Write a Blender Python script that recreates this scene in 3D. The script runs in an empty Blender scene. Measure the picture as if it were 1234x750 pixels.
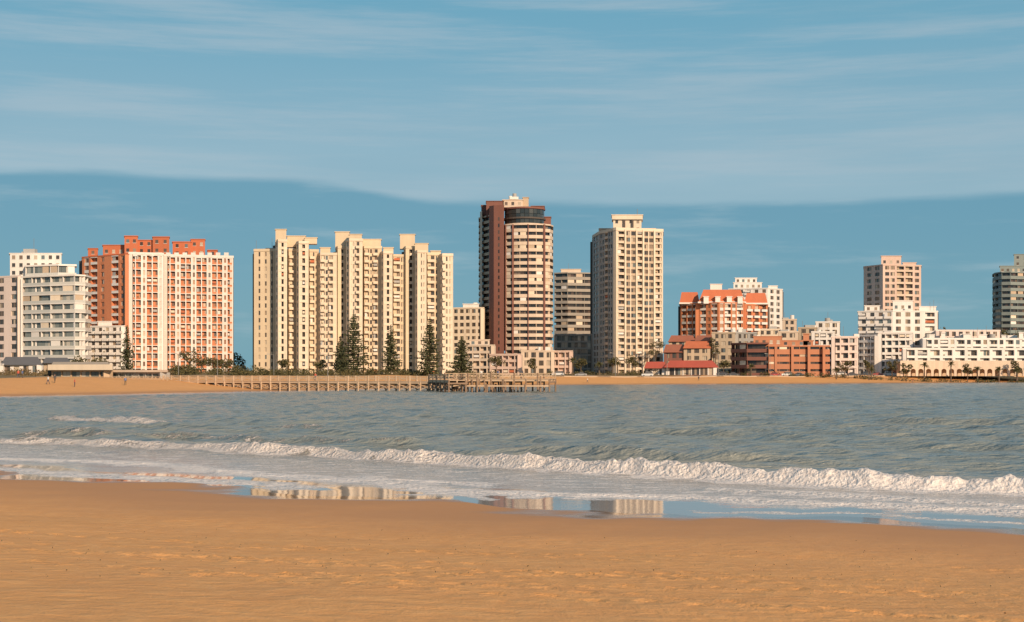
import bpy, math, random
import numpy as np
from mathutils import Vector
random.seed(7); rng=np.random.default_rng(7)
F=1714.0; H=4.0; HY=449.0; CX=617.0
def X(px,d): return (px-CX)*d/F
def P(px,d): return (X(px,d),float(d))
def Zy(y,d): return H+(HY-y)*d/F
S=bpy.context.scene
COL=S.collection
# ------------------------------------------------------------ noise
def vnoise(x,y,seed=0):
    x=np.asarray(x,float);y=np.asarray(y,float)
    xi=np.floor(x).astype(np.int64);yi=np.floor(y).astype(np.int64)
    xf=x-xi;yf=y-yi
    u=xf*xf*(3-2*xf);v=yf*yf*(3-2*yf)
    def h(a,b):
        n=(a*374761393+b*668265263+seed*974634777)&0xffffffff
        n=((n^(n>>13))*1274126177)&0xffffffff
        return ((n^(n>>16))&0xffff)/65535.0
    return (h(xi,yi)*(1-u)+h(xi+1,yi)*u)*(1-v)+(h(xi,yi+1)*(1-u)+h(xi+1,yi+1)*u)*v
def fbm(x,y,o=4,seed=0):
    s=0;a=.5
    for i in range(o):
        s=s+a*vnoise(x*2**i,y*2**i,seed+i);a*=.5
    return s
def sstep(a,b,x):
    t=np.clip((x-a)/(b-a),0,1);return t*t*(3-2*t)
# ------------------------------------------------------------ coast
coast=[(1500,-700),(400,-160),(60,15),(13.3,37.4),(0.5,43.5),(-10,50),(-20,57),(-60,85),(-112,135),(-112,200),(-85,236),(-67,274),(-45,318),(-20,395),(11,457),(81,490),(205,571),(420,760),(1500,1500),(6000,3000)]
def sdist(pts,x,y):
    x=np.asarray(x,float);y=np.asarray(y,float)
    best=np.full(x.shape,1e18);sg=np.ones(x.shape);al=np.zeros(x.shape);acc=0
    for (ax,ay),(bx,by) in zip(pts[:-1],pts[1:]):
        dx,dy=bx-ax,by-ay;L2=dx*dx+dy*dy
        t=np.clip(((x-ax)*dx+(y-ay)*dy)/L2,0,1)
        qx=ax+t*dx-x;qy=ay+t*dy-y;dd=qx*qx+qy*qy
        cr=dx*(y-ay)-dy*(x-ax)
        m=dd<best-1e-9
        best=np.where(m,dd,best);sg=np.where(m,np.where(cr>0,1,-1),sg);al=np.where(m,acc+t*math.sqrt(L2),al)
        acc+=math.sqrt(L2)
    return np.sqrt(best)*sg,al
def cdist(x,y):
    d,al=sdist(coast,x,y)
    w=(vnoise(al*.22,al*0,3)-.5)*2.2+(vnoise(al*.9,al*0,5)-.5)*.7
    return d+w*np.exp(-np.abs(d)/12),al
def check():
    d,_=cdist(np.array([0.]),np.array([0.]));return d[0]
SG=1.0 if check()>0 else -1.0
def land(x,y):
    d,al=cdist(x,y);return d*SG,al
def gz(x,y,micro=False):
    d,al=land(x,y)
    z=np.interp(d,[-200,-100,-10,-2,0,2,12,36,48,150,3000],[-6,-3,-.4,-.03,0,.018,.3,2.3,2.8,3.8,9])
    z=z+sstep(14,45,d)*(1-sstep(0,1,(np.hypot(x,y)<100)*1.0))*(fbm(x*.05,y*.05,3,9)-.45)*1.2
    return z,d,al
def G(x,y):
    return float(gz(np.array([x]),np.array([y]))[0][0])
def find_d(px,target):
    ds=np.arange(300,900,1.0)
    l,_=land((px-CX)*ds/F,ds)
    i=np.argmax((l>target)&(ds>300))
    return float(ds[i])
# ------------------------------------------------------------ materials
MATS={}
def newmat(name):
    m=bpy.data.materials.new(name);m.use_nodes=True
    nt=m.node_tree;b=nt.nodes['Principled BSDF'];return m,nt,b
def N(nt,t,**k):
    n=nt.nodes.new(t)
    for a,v in k.items(): setattr(n,a,v)
    return n
def math_(nt,op,a,b=None,c=None,clamp=False):
    n=nt.nodes.new('ShaderNodeMath');n.operation=op;n.use_clamp=clamp
    for i,v in enumerate((a,b,c)):
        if v is None: continue
        if isinstance(v,(int,float)): n.inputs[i].default_value=v
        else: nt.links.new(v,n.inputs[i])
    return n.outputs[0]
def mixc(nt,f,a,b,mode='MIX'):
    n=nt.nodes.new('ShaderNodeMix');n.data_type='RGBA';n.blend_type=mode
    for s,v in ((0,f),(6,a),(7,b)):
        if isinstance(v,(int,float)): n.inputs[s].default_value=v
        elif isinstance(v,tuple): n.inputs[s].default_value=(*v[:3],1)
        else: nt.links.new(v,n.inputs[s])
    return n.outputs[2]
def ramp(nt,f,stops,interp='LINEAR'):
    r=nt.nodes.new('ShaderNodeValToRGB');r.color_ramp.interpolation=interp
    e=r.color_ramp.elements
    while len(e)<len(stops): e.new(.5)
    for i,(p,c) in enumerate(stops):
        e[i].position=p;e[i].color=(c,c,c,1) if isinstance(c,(int,float)) else (*c,1)
    if f is not None: nt.links.new(f,r.inputs[0])
    return r.outputs[0]
def wall(name,c,rough=.8,var=.18):
    m,nt,b=newmat(name);L=nt.links
    tc=N(nt,'ShaderNodeTexCoord')
    mp=N(nt,'ShaderNodeMapping');mp.inputs['Scale'].default_value=(1,1,.12);L.new(tc.outputs['Object'],mp.inputs[0])
    n1=N(nt,'ShaderNodeTexNoise');n1.inputs['Scale'].default_value=.5;n1.inputs['Detail'].default_value=5;L.new(mp.outputs[0],n1.inputs[0])
    n2=N(nt,'ShaderNodeTexNoise');n2.inputs['Scale'].default_value=.12;n2.inputs['Detail'].default_value=3;L.new(tc.outputs['Object'],n2.inputs[0])
    g=N(nt,'ShaderNodeNewGeometry')
    v=math_(nt,'MULTIPLY_ADD',n1.outputs[0],var*1.6,1-var*.9)
    v=math_(nt,'MULTIPLY_ADD',n2.outputs[0],var,v)
    v=math_(nt,'MULTIPLY_ADD',g.outputs['Random Per Island'],.16,v)
    v=math_(nt,'SUBTRACT',v,.14)
    hs=N(nt,'ShaderNodeHueSaturation');hs.inputs['Color'].default_value=(*c,1);L.new(v,hs.inputs['Value'])
    L.new(hs.outputs[0],b.inputs['Base Color']);b.inputs['Roughness'].default_value=rough
    MATS[name]=m;return m
wall('white',(.70,.66,.63));wall('pinkwhite',(.70,.58,.53));wall('cream',(.62,.50,.36));wall('cream_light',(.68,.57,.45))
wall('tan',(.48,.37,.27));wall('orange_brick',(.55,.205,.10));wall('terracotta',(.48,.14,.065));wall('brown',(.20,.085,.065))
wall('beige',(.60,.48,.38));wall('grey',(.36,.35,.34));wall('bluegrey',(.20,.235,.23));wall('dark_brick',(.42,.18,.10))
wall('pale_pink',(.60,.44,.37));wall('wood',(.48,.35,.24),.85,.35);wall('shaded_wood',(.24,.16,.11),.85,.35)  # second wood tone is darker: shade painted into the pier head piles
wall('roof_grey',(.13,.125,.13));wall('roof_flat',(.30,.27,.24));wall('red_roof',(.42,.085,.055));wall('shaded_tile',(.30,.11,.07));wall('stone',(.44,.35,.26))  # brown tile tone has the shade on the house roofs mixed in
wall('core',(.08,.065,.058));wall('metal',(.2,.2,.2),.5);wall('asphalt',(.05,.05,.05));wall('paint',(.75,.75,.72));wall('paving',(.38,.34,.29))
wall('greybrown',(.33,.29,.25))
def glass(name,stops,rough=.12):
    m,nt,b=newmat(name);g=N(nt,'ShaderNodeNewGeometry')
    c=ramp(nt,g.outputs['Random Per Island'],stops,'CONSTANT')
    nt.links.new(c,b.inputs['Base Color']);b.inputs['Roughness'].default_value=rough
    b.inputs['Specular IOR Level'].default_value=.6
    MATS[name]=m
glass('glass',[(0,(.06,.055,.055)),(.3,(.10,.08,.065)),(.55,(.17,.12,.09)),(.7,(.30,.23,.17)),(.86,(.48,.40,.31)),(.94,(.14,.17,.18))])
glass('warmglass',[(0,(.13,.065,.04)),(.3,(.28,.13,.07)),(.55,(.40,.23,.14)),(.8,(.55,.42,.32)),(.92,(.11,.1,.1))],.3)
glass('blueglass',[(0,(.12,.14,.14)),(.3,(.20,.22,.21)),(.6,(.32,.33,.31)),(.85,(.50,.46,.40))],.08)
glass('darkglass',[(0,(.03,.03,.033)),(.45,(.055,.045,.042)),(.75,(.10,.07,.058)),(.92,(.2,.15,.12))],.1)
glass('crownglass',[(0,(.03,.038,.042)),(.5,(.05,.058,.06)),(.85,(.08,.085,.085))],.1)
glass('railglass',[(0,(.54,.53,.50)),(.5,(.58,.56,.52)),(.8,(.63,.60,.55))],.15)
def foliage(name,a,bb):
    m,nt,b=newmat(name);g=N(nt,'ShaderNodeNewGeometry')
    c=ramp(nt,g.outputs['Random Per Island'],[(0,a),(1,bb)])
    nt.links.new(c,b.inputs['Base Color']);b.inputs['Roughness'].default_value=.7
    b.inputs['Specular IOR Level'].default_value=.2
    MATS[name]=m
foliage('pine_leaf',(.035,.042,.022),(.10,.105,.05));foliage('shrub_leaf',(.045,.05,.024),(.16,.13,.055));foliage('palm_leaf',(.05,.06,.025),(.15,.13,.055))
foliage('scrub',(.09,.07,.035),(.24,.17,.09))
wall('bark',(.12,.085,.06))
# ------------------------------------------------------------ mesh helpers
def mesh_obj(name,verts,faces,mat,parent=None,loc=None,smooth=False):
    me=bpy.data.meshes.new(name)
    me.from_pydata(verts,[],faces)
    if mat is not None: me.materials.append(MATS[mat] if isinstance(mat,str) else mat)
    me.update()
    o=bpy.data.objects.new(name,me);COL.objects.link(o)
    if loc: o.location=loc
    if parent: o.parent=parent
    return o
class B:
    def __init__(s,name,loc):
        s.name=name;s.loc=loc;s.parts={}
    def get(s,part,mat): return s.parts.setdefault((part,mat),([],[]))
    def box(s,part,mat,o,d,n,u0,u1,n0,n1,z0,z1):
        V,Fc=s.get(part,mat);k=len(V)
        lx,ly,lz=s.loc
        for z in (z0,z1):
            for (u,w) in ((u0,n1),(u1,n1),(u1,n0),(u0,n0)):
                V.append((o[0]+d[0]*u+n[0]*w-lx,o[1]+d[1]*u+n[1]*w-ly,z-lz))
        Fc+= [(k+3,k+2,k+1,k),(k+4,k+5,k+6,k+7)]+[(k+i,k+(i+1)%4,k+4+(i+1)%4,k+4+i) for i in range(4)]
    def prism(s,part,mat,poly,z0,z1,topscale=None):
        V,Fc=s.get(part,mat);k=len(V);m=len(poly);lx,ly,lz=s.loc
        cx=sum(p[0] for p in poly)/m;cy=sum(p[1] for p in poly)/m;t=topscale or 1
        for p in poly: V.append((p[0]-lx,p[1]-ly,z0-lz))
        for p in poly: V.append((cx+(p[0]-cx)*t-lx,cy+(p[1]-cy)*t-ly,z1-lz))
        Fc.append(tuple(k+i for i in reversed(range(m))));Fc.append(tuple(k+m+i for i in range(m)))
        Fc+=[(k+i,k+(i+1)%m,k+m+(i+1)%m,k+m+i) for i in range(m)]
    def raw(s,part,mat,vs,fs):
        V,Fc=s.get(part,mat);k=len(V);lx,ly,lz=s.loc
        V+=[(a-lx,b-ly,c-lz) for a,b,c in vs];Fc+=[tuple(k+i for i in f) for f in fs]
    def beam(s,part,mat,a,b,r):
        a=Vector(a);b=Vector(b);d=(b-a);L=d.length;d.normalize()
        up=Vector((0,0,1)) if abs(d.z)<.9 else Vector((1,0,0))
        x=d.cross(up).normalized()*r;y=d.cross(x).normalized()*r
        vs=[tuple(q+sx*x+sy*y) for q in (a,b) for sx,sy in ((-1,-1),(1,-1),(1,1),(-1,1))]
        s.raw(part,mat,vs,[(3,2,1,0),(4,5,6,7),(0,1,5,4),(1,2,6,5),(2,3,7,6),(3,0,4,7)])
    def cyl(s,part,mat,cx,cy,r,z0,z1,n=16,top=None):
        poly=[(cx+r*math.cos(2*math.pi*i/n),cy+r*math.sin(2*math.pi*i/n)) for i in range(n)]
        s.prism(part,mat,poly,z0,z1,top)
    def finish(s):
        e=bpy.data.objects.new(s.name,None);e.empty_display_size=2;COL.objects.link(e);e.location=s.loc
        for (p,m),(V,Fc) in s.parts.items(): mesh_obj(p,V,Fc,m,e)
        return e
def frame(p0,p1):
    dx,dy=p1[0]-p0[0],p1[1]-p0[1];L=math.hypot(dx,dy);d=(dx/L,dy/L);return L,d,(d[1],-d[0])
def panes(b,gl,p0,d,n,u0,u1,n0,n1,z0,z1,w=1.3):
    k=max(1,round((u1-u0)/w));s=(u1-u0)/k
    for i in range(k): b.box('windows',gl,p0,d,n,u0+i*s+.04,u0+(i+1)*s-.04,n0,n1,z0,z1)
def stuff(b,p0,d,n,u0,u1,nn,z):
    """things people keep on balconies: awnings, blinds, chairs, plants"""
    r=random.random()
    if r<.10: b.box('balcony_awnings',random.choice(('cream_light','terracotta','white','grey')),p0,d,n,u0+.2,u1-.2,nn-.1,nn-.04,z+1.5,z+2.4)
    elif r<.2: b.box('balcony_screens',random.choice(('tan','grey','white')),p0,d,n,u0+.2,(u0+u1)/2,nn-.2,nn-.14,z+1.0,z+2.5)
    elif r<.3: b.box('balcony_planters','palm_leaf',p0,d,n,u0+.4,u0+1.1,nn-.5,nn-.15,z+.8,z+1.45)
def facade(b,p0,p1,z0,z1,nf,pat,wl='white',par=None,slab=None,back=None,gl='glass',sp=.95,lint=.3,bd=1.1,ph=1.05):
    L,d,n=frame(p0,p1)
    if L<.3: return
    par=par or wl;slab=slab or wl;back=back or wl
    tot=sum(i[1] for i in pat);sc=(L-.008)/tot;u=.004;fh=(z1-z0)/nf
    b.box('interior_walls','core',p0,d,n,.01,L-.01,-1.62,-1.45,z0,z1-.05)
    for it in pat:
        t=it[0];u1=u+it[1]*sc;m=it[2] if len(it)>2 else wl
        if t=='s': b.box('walls',m,p0,d,n,u,u1,-1.4,0,z0,z1)
        elif t=='p': b.box('pilasters',m,p0,d,n,u,u1,-1.4,.45,z0,z1+.6)
        elif t=='w':
            for k in range(nf+1):
                a=z0+k*fh-(lint if k else 0);c=min(z0+k*fh+sp,z1)
                b.box('walls',m,p0,d,n,u,u1,-.5,-.002,a,c)
            for k in range(nf): panes(b,gl,p0,d,n,u,u1,-.34,-.26,z0+k*fh+sp+.01,z0+(k+1)*fh-lint-.01,1.1)
        elif t=='l':
            for k in range(nf):
                z=z0+k*fh
                b.box('balcony_slabs',slab,p0,d,n,u,u1,-1.4,.06,z,z+.24)
                b.box('balcony_parapets',par,p0,d,n,u+.01,u1-.01,-.12,-.01,z+.24,z+ph)
                w=u1-u;f=random.choice((.35,.5,.65))
                b.box('back_walls',back,p0,d,n,u,u+w*(1-f),-1.4,-1.25,z+.24,z+fh)
                panes(b,gl,p0,d,n,u+w*(1-f),u1,-1.4,-1.3,z+.24,z+fh-.3,1.2)
                if w>1.5: stuff(b,p0,d,n,u,u1,-.15,z)
            b.box('balcony_slabs',slab,p0,d,n,u,u1,-1.4,.06,z1-.35,z1-.003)
        elif t=='b':
            for k in range(nf):
                z=z0+k*fh
                b.box('balcony_slabs',slab,p0,d,n,u+.03,u1-.03,-.3,bd,z,z+.2)
                b.box('balcony_parapets',par,p0,d,n,u+.04,u1-.04,bd-.13,bd-.01,z+.2,z+ph)
                for q in (u+.04,u1-.15): b.box('balcony_parapets',par,p0,d,n,q,q+.11,0,bd-.14,z+.2,z+ph)
                w=u1-u;f=.6
                b.box('back_walls',back,p0,d,n,u,u+w*(1-f),-.4,-.05,z+.2,z+fh)
                panes(b,gl,p0,d,n,u+w*(1-f),u1,-.4,-.3,z+.2,z+fh-.35,1.3)
                b.box('back_walls',back,p0,d,n,u+w*(1-f),u1,-.4,-.05,z+fh-.34,z+fh)
                if w>1.5: stuff(b,p0,d,n,u,u1,bd-.15,z)
        u=u1
def closepoly(pts,depth):
    q=[]
    for p in (pts[-1],pts[0]):
        L=math.hypot(*p);q.append((p[0]*(1+depth/L),p[1]*(1+depth/L)))
    return pts+q
def scalep(poly,off):
    cx=sum(p[0] for p in poly)/len(poly);cy=sum(p[1] for p in poly)/len(poly)
    r=[]
    for p in poly:
        dx,dy=p[0]-cx,p[1]-cy;L=math.hypot(dx,dy);r.append((p[0]+dx/L*off,p[1]+dy/L*off))
    return r
SIDE=[('s',2),('w',1.5),('s',2),('w',1.5),('s',2),('w',1.5),('s',2)]
def tower(b,chain,yt,pats,z0=2.5,depth=16,fh=2.95,roof='roof_flat',cap=.5,capmat=None,**k):
    pts=[P(*c) for c in chain];dm=sum(c[1] for c in chain)/len(chain)
    z1=Zy(yt,dm);nf=max(1,round((z1-z0)/fh));poly=closepoly(pts,depth)
    if not isinstance(pats[0],list): pats=[pats]
    m=len(poly)
    for i in range(m):
        p0,p1=poly[i],poly[(i+1)%m]
        pt=pats[i%len(pats)] if i<len(pts)-1 else SIDE
        facade(b,p0,p1,z0,z1,nf,pt,**k)
    b.prism('roof',roof,scalep(poly,-.1),z1-.25,z1+.05)
    if cap:
        cm=capmat or k.get('wl','white')
        q=scalep(poly,.25)
        for i in range(m):
            L,d,n=frame(q[i],q[(i+1)%m]);b.box('roof_parapet',cm,q[i],d,n,.01*(i+1),L-.01*(i+1),-.35,0,z1+.0+.003*i,z1+cap+.003*i)
    return poly,z1
def banded(b,chain,yt,z0=2.5,depth=16,fh=3,band=1.1,inset=1.2,bm='white',gl='glass',pm=None,divide=None):
    pts=[P(*c) for c in chain];dm=sum(c[1] for c in chain)/len(chain)
    z1=Zy(yt,dm);nf=max(1,round((z1-z0)/fh));h=(z1-z0)/nf;poly=closepoly(pts,depth)
    ip=scalep(poly,-inset);m=len(poly)
    for k in range(nf):
        z=z0+k*h
        b.prism('floor_slabs',bm,poly,z-.1,z+.3)
        for i in range(m):
            L,d,n=frame(poly[i],poly[(i+1)%m])
            b.box('balcony_parapets',pm or bm,poly[i],d,n,.003,L-.003,-.14,-.004,z+.3,z+band)
            if divide and i<len(pts)-1:
                q=max(1,round(L/divide))
                for j in range(q):
                    if random.random()<.85: b.box('balcony_dividers',bm,poly[i],d,n,j*L/q+.02,j*L/q+.22,-inset,-.16,z+.3,z+h-.1)
                    if random.random()<.2: b.box('balcony_screens',random.choice(('tan','cream_light','white')),poly[i],d,n,j*L/q+.3,(j+.8)*L/q,-.3,-.2,z+band+.02,z+h-.12)
            L,d,n=frame(ip[i],ip[(i+1)%m]);panes(b,gl,ip[i],d,n,0,L,-.1,0,z+.3,z+h-.11,1.6)
    b.prism('inner_core','core',scalep(poly,-inset-.6),z0,z1)
    b.prism('roof',bm,scalep(poly,.15),z1,z1+.6)
    return poly,z1
def rbox(b,xl,xr,yb,yt,d,depth=8,mat='white',part='roof_house',cap=True,win=False):
    pts=[P(xl,d),P(xr,d)];poly=closepoly(pts,depth);z0,z1=Zy(yb,d),Zy(yt,d)
    b.prism(part,mat,poly,z0,z1)
    if cap: b.prism('roof_slab',mat,scalep(poly,.35),z1+.002,z1+.3)
    if win:
        L,dd,n=frame(*pts);k=max(1,int(L/2.6))
        nf=max(1,int((z1-z0)/2.8))
        for f in range(nf):
            for i in range(k):
                u=(i+.5)*L/k;z=z0+(z1-z0)*(f+.3)/nf
                b.box('windows','glass',pts[0],dd,n,u-.6,u+.6,-.1,.05,z,z+min(1.4,(z1-z0)/nf*.5))
                b.box('sills','white',pts[0],dd,n,u-.75,u+.75,0,.14,z-.14,z-.01)
def clutter(b,xl,xr,yt,d,depth=10,n=5,mats=('grey','white')):
    z=Zy(yt,d)
    for _ in range(n):
        x=random.uniform(xl+2,xr-2);dd=d+random.uniform(2,depth-2);q=P(x,dd);w=random.uniform(.8,2.2);h=random.uniform(.8,2.4)
        t=random.random()
        if t<.45: b.prism('roof_units',random.choice(mats),[(q[0]-w,q[1]-w*.7),(q[0]+w,q[1]-w*.7),(q[0]+w,q[1]+w*.7),(q[0]-w,q[1]+w*.7)],z+.06,z+h)
        elif t<.7: b.cyl('roof_tanks',random.choice(mats),q[0],q[1],w*.6,z+.06,z+h*1.1,10)
        else: b.cyl('antennas','metal',q[0],q[1],.07,z+.06,z+random.uniform(3,6),5)
def nb(name,px,d): x,y=P(px,d);return B(name,(x,y,2.5))
# ------------------------------------------------------------ BUILDINGS
b=nb('white_balcony_apartment_building',60,520)
tower(b,[(-40,535),(26,520)],335,[('s',1.6),('w',1.4),('s',1.8),('w',1.4),('s',1.8),('w',1.4),('s',1.8),('w',1.4),('s',1.2)],wl='pinkwhite',fh=3.1)
ch=[(26,519),(60,512),(90,508),(103,511),(110,520)]
banded(b,ch,334,fh=3.15,band=1.25,inset=1.2,bm='white',gl='blueglass',pm='railglass',divide=5)
zz=Zy(334,515)
for px in (26.5,44,62,80,97): 
    q=P(px,519-(px-26)*.12); b.prism('columns','white',[(q[0]-.35,q[1]-.4),(q[0]+.35,q[1]-.4),(q[0]+.35,q[1]+.6),(q[0]-.35,q[1]+.6)],2.5,zz-.01)
banded(b,[(30,522),(70,516),(92,518)],321,z0=zz+.62,fh=3.1,bm='white',gl='blueglass',pm='railglass',depth=10,inset=.9,divide=4)
rbox(b,12,74,334,306,526,8,'white',win=True);clutter(b,14,70,306,527,7,3)
b.finish()
b=nb('low_white_apartment_building',128,570)
tower(b,[(106,575),(150,570)],394,[('s',.5)]+[('b',2.2),('s',.5)]*5,wl='white',fh=3.0);rbox(b,118,135,394,388,575,6,'white');b.finish()
OD=-30
b=nb('orange_brick_apartment_building',180,580)
Lp=[('s',.8,'orange_brick'),('w',1.6,'white'),('s',.7,'orange_brick'),('l',2.4,'white'),('s',1.3),('w',1.2),('s',2.6),('l',2.4,'white'),('s',.8),('w',1.2),('s',1.6)]
Rp=[('s',.5,'white')]+[('l',2.2),('s',.45,'white'),('l',2.2),('s',.9,'white'),('w',1.0,'pinkwhite'),('s',.7,'white')]*4+[('l',2.2),('s',.5,'white')]
tower(b,[(99,623+OD),(155,606+OD)],309,[Lp],wl='orange_brick',par='white',slab='white',gl='warmglass',depth=18,fh=3.0,capmat='terracotta')
tower(b,[(155.2,606+OD),(197,611+OD)],307,[Rp[:len(Rp)//2]],wl='pinkwhite',par='orange_brick',slab='white',back='orange_brick',gl='warmglass',depth=18,fh=3.0,cap=.9,capmat='white')
tower(b,[(197.3,613.5+OD),(281,622+OD)],310,[Rp],wl='pinkwhite',par='orange_brick',slab='white',back='orange_brick',gl='warmglass',depth=18,fh=3.0,cap=.9,capmat='white')
for xl,xr,yb,yt,d in ((106,118,309,300,630),(124,150,309,296,622),(150,166,307,285,616),(166,184,307,290,620),(184,204,307,286,618),(208,230,310,292,626),(230,247,310,289,628),(250,262,310,302,630)):
    rbox(b,xl,xr,yb,yt,d+OD,8,'terracotta',win=True)
for i in range(12):
    x=160+i*10;d=606+OD+ (x-155)*.13+ (1.8 if x>197 else 0)
    rbox(b,x,x+5.5,309,304.5,d,2,'white','dormer_gables',cap=False)
b.finish()
def cream(vols,nm):
    b=nb(nm,vols[0][0]+20,570)
    for i,(x0,x1,d,yt,pat,w) in enumerate(vols):
        dd=d+i*.05
        if w: ch=[(x0,dd+4.5),(x0+w,dd),(x1,dd+1.0)];pp=[[('s',1.2),('w',1.6),('s',1.2)],pat]
        else: ch=[(x0,dd+1.5),(x1,dd)];pp=[pat]
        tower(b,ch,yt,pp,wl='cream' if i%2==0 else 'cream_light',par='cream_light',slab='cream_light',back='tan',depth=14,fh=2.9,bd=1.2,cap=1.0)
    return b
PW=[('s',1.0),('w',1.0),('s',.6),('w',.8),('s',.8)];PB=[('b',3.0)];PWL=[('s',.4),('l',2.5),('s',.3),('w',.9),('s',.4)]
PBW=[('b',2.6),('s',.5),('w',1.3),('s',.5)]
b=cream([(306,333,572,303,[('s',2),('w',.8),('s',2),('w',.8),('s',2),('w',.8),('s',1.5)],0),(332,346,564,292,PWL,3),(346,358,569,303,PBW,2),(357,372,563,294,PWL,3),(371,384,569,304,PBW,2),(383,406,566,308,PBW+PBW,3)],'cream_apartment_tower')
for r in ((332,345,292,277,566),(346,368,298,285,572),(367,382,294,287,566),(386,398,308,299,570)): rbox(b,*r,5,'cream')
clutter(b,306,330,303,577,8,3);b.finish()
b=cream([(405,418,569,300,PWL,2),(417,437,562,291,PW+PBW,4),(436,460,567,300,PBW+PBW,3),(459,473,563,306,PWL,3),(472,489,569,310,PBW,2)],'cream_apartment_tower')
for r in ((404,421,300,280,573),(421,436,291,283,566),(436,459,300,289,571),(462,474,306,299,568)): rbox(b,*r,5,'cream')
b.finish()
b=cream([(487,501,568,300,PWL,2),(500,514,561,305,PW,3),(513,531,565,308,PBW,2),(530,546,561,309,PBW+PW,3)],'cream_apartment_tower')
for r in ((482,500,300,283,574),(500,516,305,294,566),(519,531,308,303,570)): rbox(b,*r,5,'cream')
b.finish()
b=nb('white_house_block',560,600)
tower(b,[(545,610),(583,606)],372,[('s',.6)]+[('w',1.3),('s',.8)]*5,wl='cream_light');rbox(b,558,577,372,367,611,6,'white');clutter(b,546,580,372,611,7,3);b.finish()
b=nb('pink_terraced_building',600,560)
tower(b,[(560,560),(596,556)],417,[('s',.5)]+[('l',2.5),('s',.4)]*4,wl='beige',fh=3)
tower(b,[(590,556),(628,552)],428,[('s',.5)]+[('l',2.2),('s',.4)]*5,wl='pale_pink',fh=3);rbox(b,566,590,417,410,565,6,'beige',win=True);b.finish()
# dark tower
b=nb('brown_highrise_tower',622,610)
arcR=[(607,606),(609,602.5),(617,600.5),(626,599.6),(636,599.2),(646,599.4),(655,600.3),(663,603),(666.5,608)]
poly,z1=banded(b,arcR,272,fh=2.75,band=1.3,inset=1.0,bm='beige',gl='darkglass',depth=18,divide=4.5)
for i,wd in ((1,1.2),(2,2.2),(4,1.0),(6,2.2)):
    q=P(arcR[i][0],arcR[i][1]-.2);a=P(arcR[i][0]+wd,arcR[i][1]-.25)
    b.prism('vertical_fins','brown',[(q[0],q[1]-.3),(a[0],a[1]-.3),(a[0],a[1]+1),(q[0],q[1]+1)],2.5,z1+.3)
banded(b,[(577,622),(593,608)],262,fh=2.75,band=1.1,inset=1.0,bm='tan',gl='darkglass',depth=14)
b.prism('stair_shaft','brown',closepoly([P(589.5,606),P(595,603),P(607.5,601.5)],14),2.5,Zy(248,604))
b.prism('stair_shaft','beige',closepoly([P(578.5,618),P(581,616)],3),2.5,Zy(256,620))
L,dd,n=frame(P(595,603),P(607.5,601.5))
for k in range(24):
    z=5+k*2.75;b.box('windows','darkglass',P(595,603),dd,n,2.0,2.6,-.1,.05,z,z+1.5)
rbox(b,580,590,262,248,620,6,'brown');rbox(b,586,607,262,243,612,10,'brown',win=False)
cq=P(632,612)
b.cyl('crown_base','beige',cq[0],cq[1],8.8,z1+.6,z1+1.3,32)
for k in range(28):
    a0=2*math.pi*k/28;a1=a0+2*math.pi/28
    p1=(cq[0]+8.5*math.cos(a0),cq[1]+8.5*math.sin(a0));p2=(cq[0]+8.5*math.cos(a1),cq[1]+8.5*math.sin(a1))
    L,dd,n=frame(p1,p2)
    for h0 in (1.3,3.4,5.5): b.box('crown_windows','crownglass',p1,dd,n,.07,L-.07,-.1,0,z1+h0,z1+h0+1.95)
b.cyl('crown_core','core',cq[0],cq[1],8.0,z1+1.3,z1+7.5,24)
b.cyl('crown_ring','core',cq[0],cq[1],9.2,z1+3.2,z1+3.9,32);b.cyl('crown_roof','brown',cq[0],cq[1],9.0,z1+7.5,z1+8.2,32)
rbox(b,606,630,250,241.5,612,6,'beige',win=True);rbox(b,630,637,250,238.5,614,4,'tan');rbox(b,640,656,272,249,620,8,'brown')
clutter(b,608,632,240,612,5,3)
rbox(b,655,664,272,262,618,6,'brown')
b.finish()
b=nb('grey_balcony_building',690,720)
banded(b,[(668,722),(684,718),(714,722)],330,fh=3,band=1.35,inset=1.1,bm='greybrown',gl='darkglass',divide=5);rbox(b,676,700,330,325,725,8,'beige');clutter(b,670,712,330,724,9,4);b.finish()
b=nb('low_dark_glass_building',690,640)
tower(b,[(668,650),(716,646)],404,[('s',.3,'grey')]+[('w',2.4,'grey'),('s',.25,'grey')]*6,wl='grey',gl='blueglass',sp=.5)
tower(b,[(664,600),(690,598)],424,[('s',.3)]+[('l',2.2),('s',.3)]*3,wl='pale_pink');b.finish()
b=nb('tall_cream_tower',757,610)
Lf=[('s',1.2,'grey'),('w',1.4,'grey'),('s',.8,'grey'),('w',1.4,'grey'),('s',.8,'grey'),('l',3),('s',.8,'grey'),('w',1.4,'grey'),('s',.8,'grey'),('w',1.4,'grey'),('s',1,'grey')]  # left face turned away from the sun: its shade is painted as grey walls
Rf=[('s',.5),('l',2.3),('p',.55),('w',1.5,'tan'),('s',.3),('w',1.5,'tan'),('p',.55),('l',1.8),('p',.55),('w',1.5,'tan'),('s',.3),('w',1.5,'tan'),('p',.55),('l',2.3),('s',.5)]
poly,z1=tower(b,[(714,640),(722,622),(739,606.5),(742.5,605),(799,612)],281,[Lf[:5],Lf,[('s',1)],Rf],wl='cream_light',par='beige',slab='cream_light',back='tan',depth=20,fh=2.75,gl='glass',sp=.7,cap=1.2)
rbox(b,739,773,281,263,614,10,'cream_light',win=True);rbox(b,737.5,774.5,264.5,259.5,613,12,'cream_light');rbox(b,722,739,281,276,628,8,'beige');rbox(b,775,790,281,276,616,6,'beige')
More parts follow.
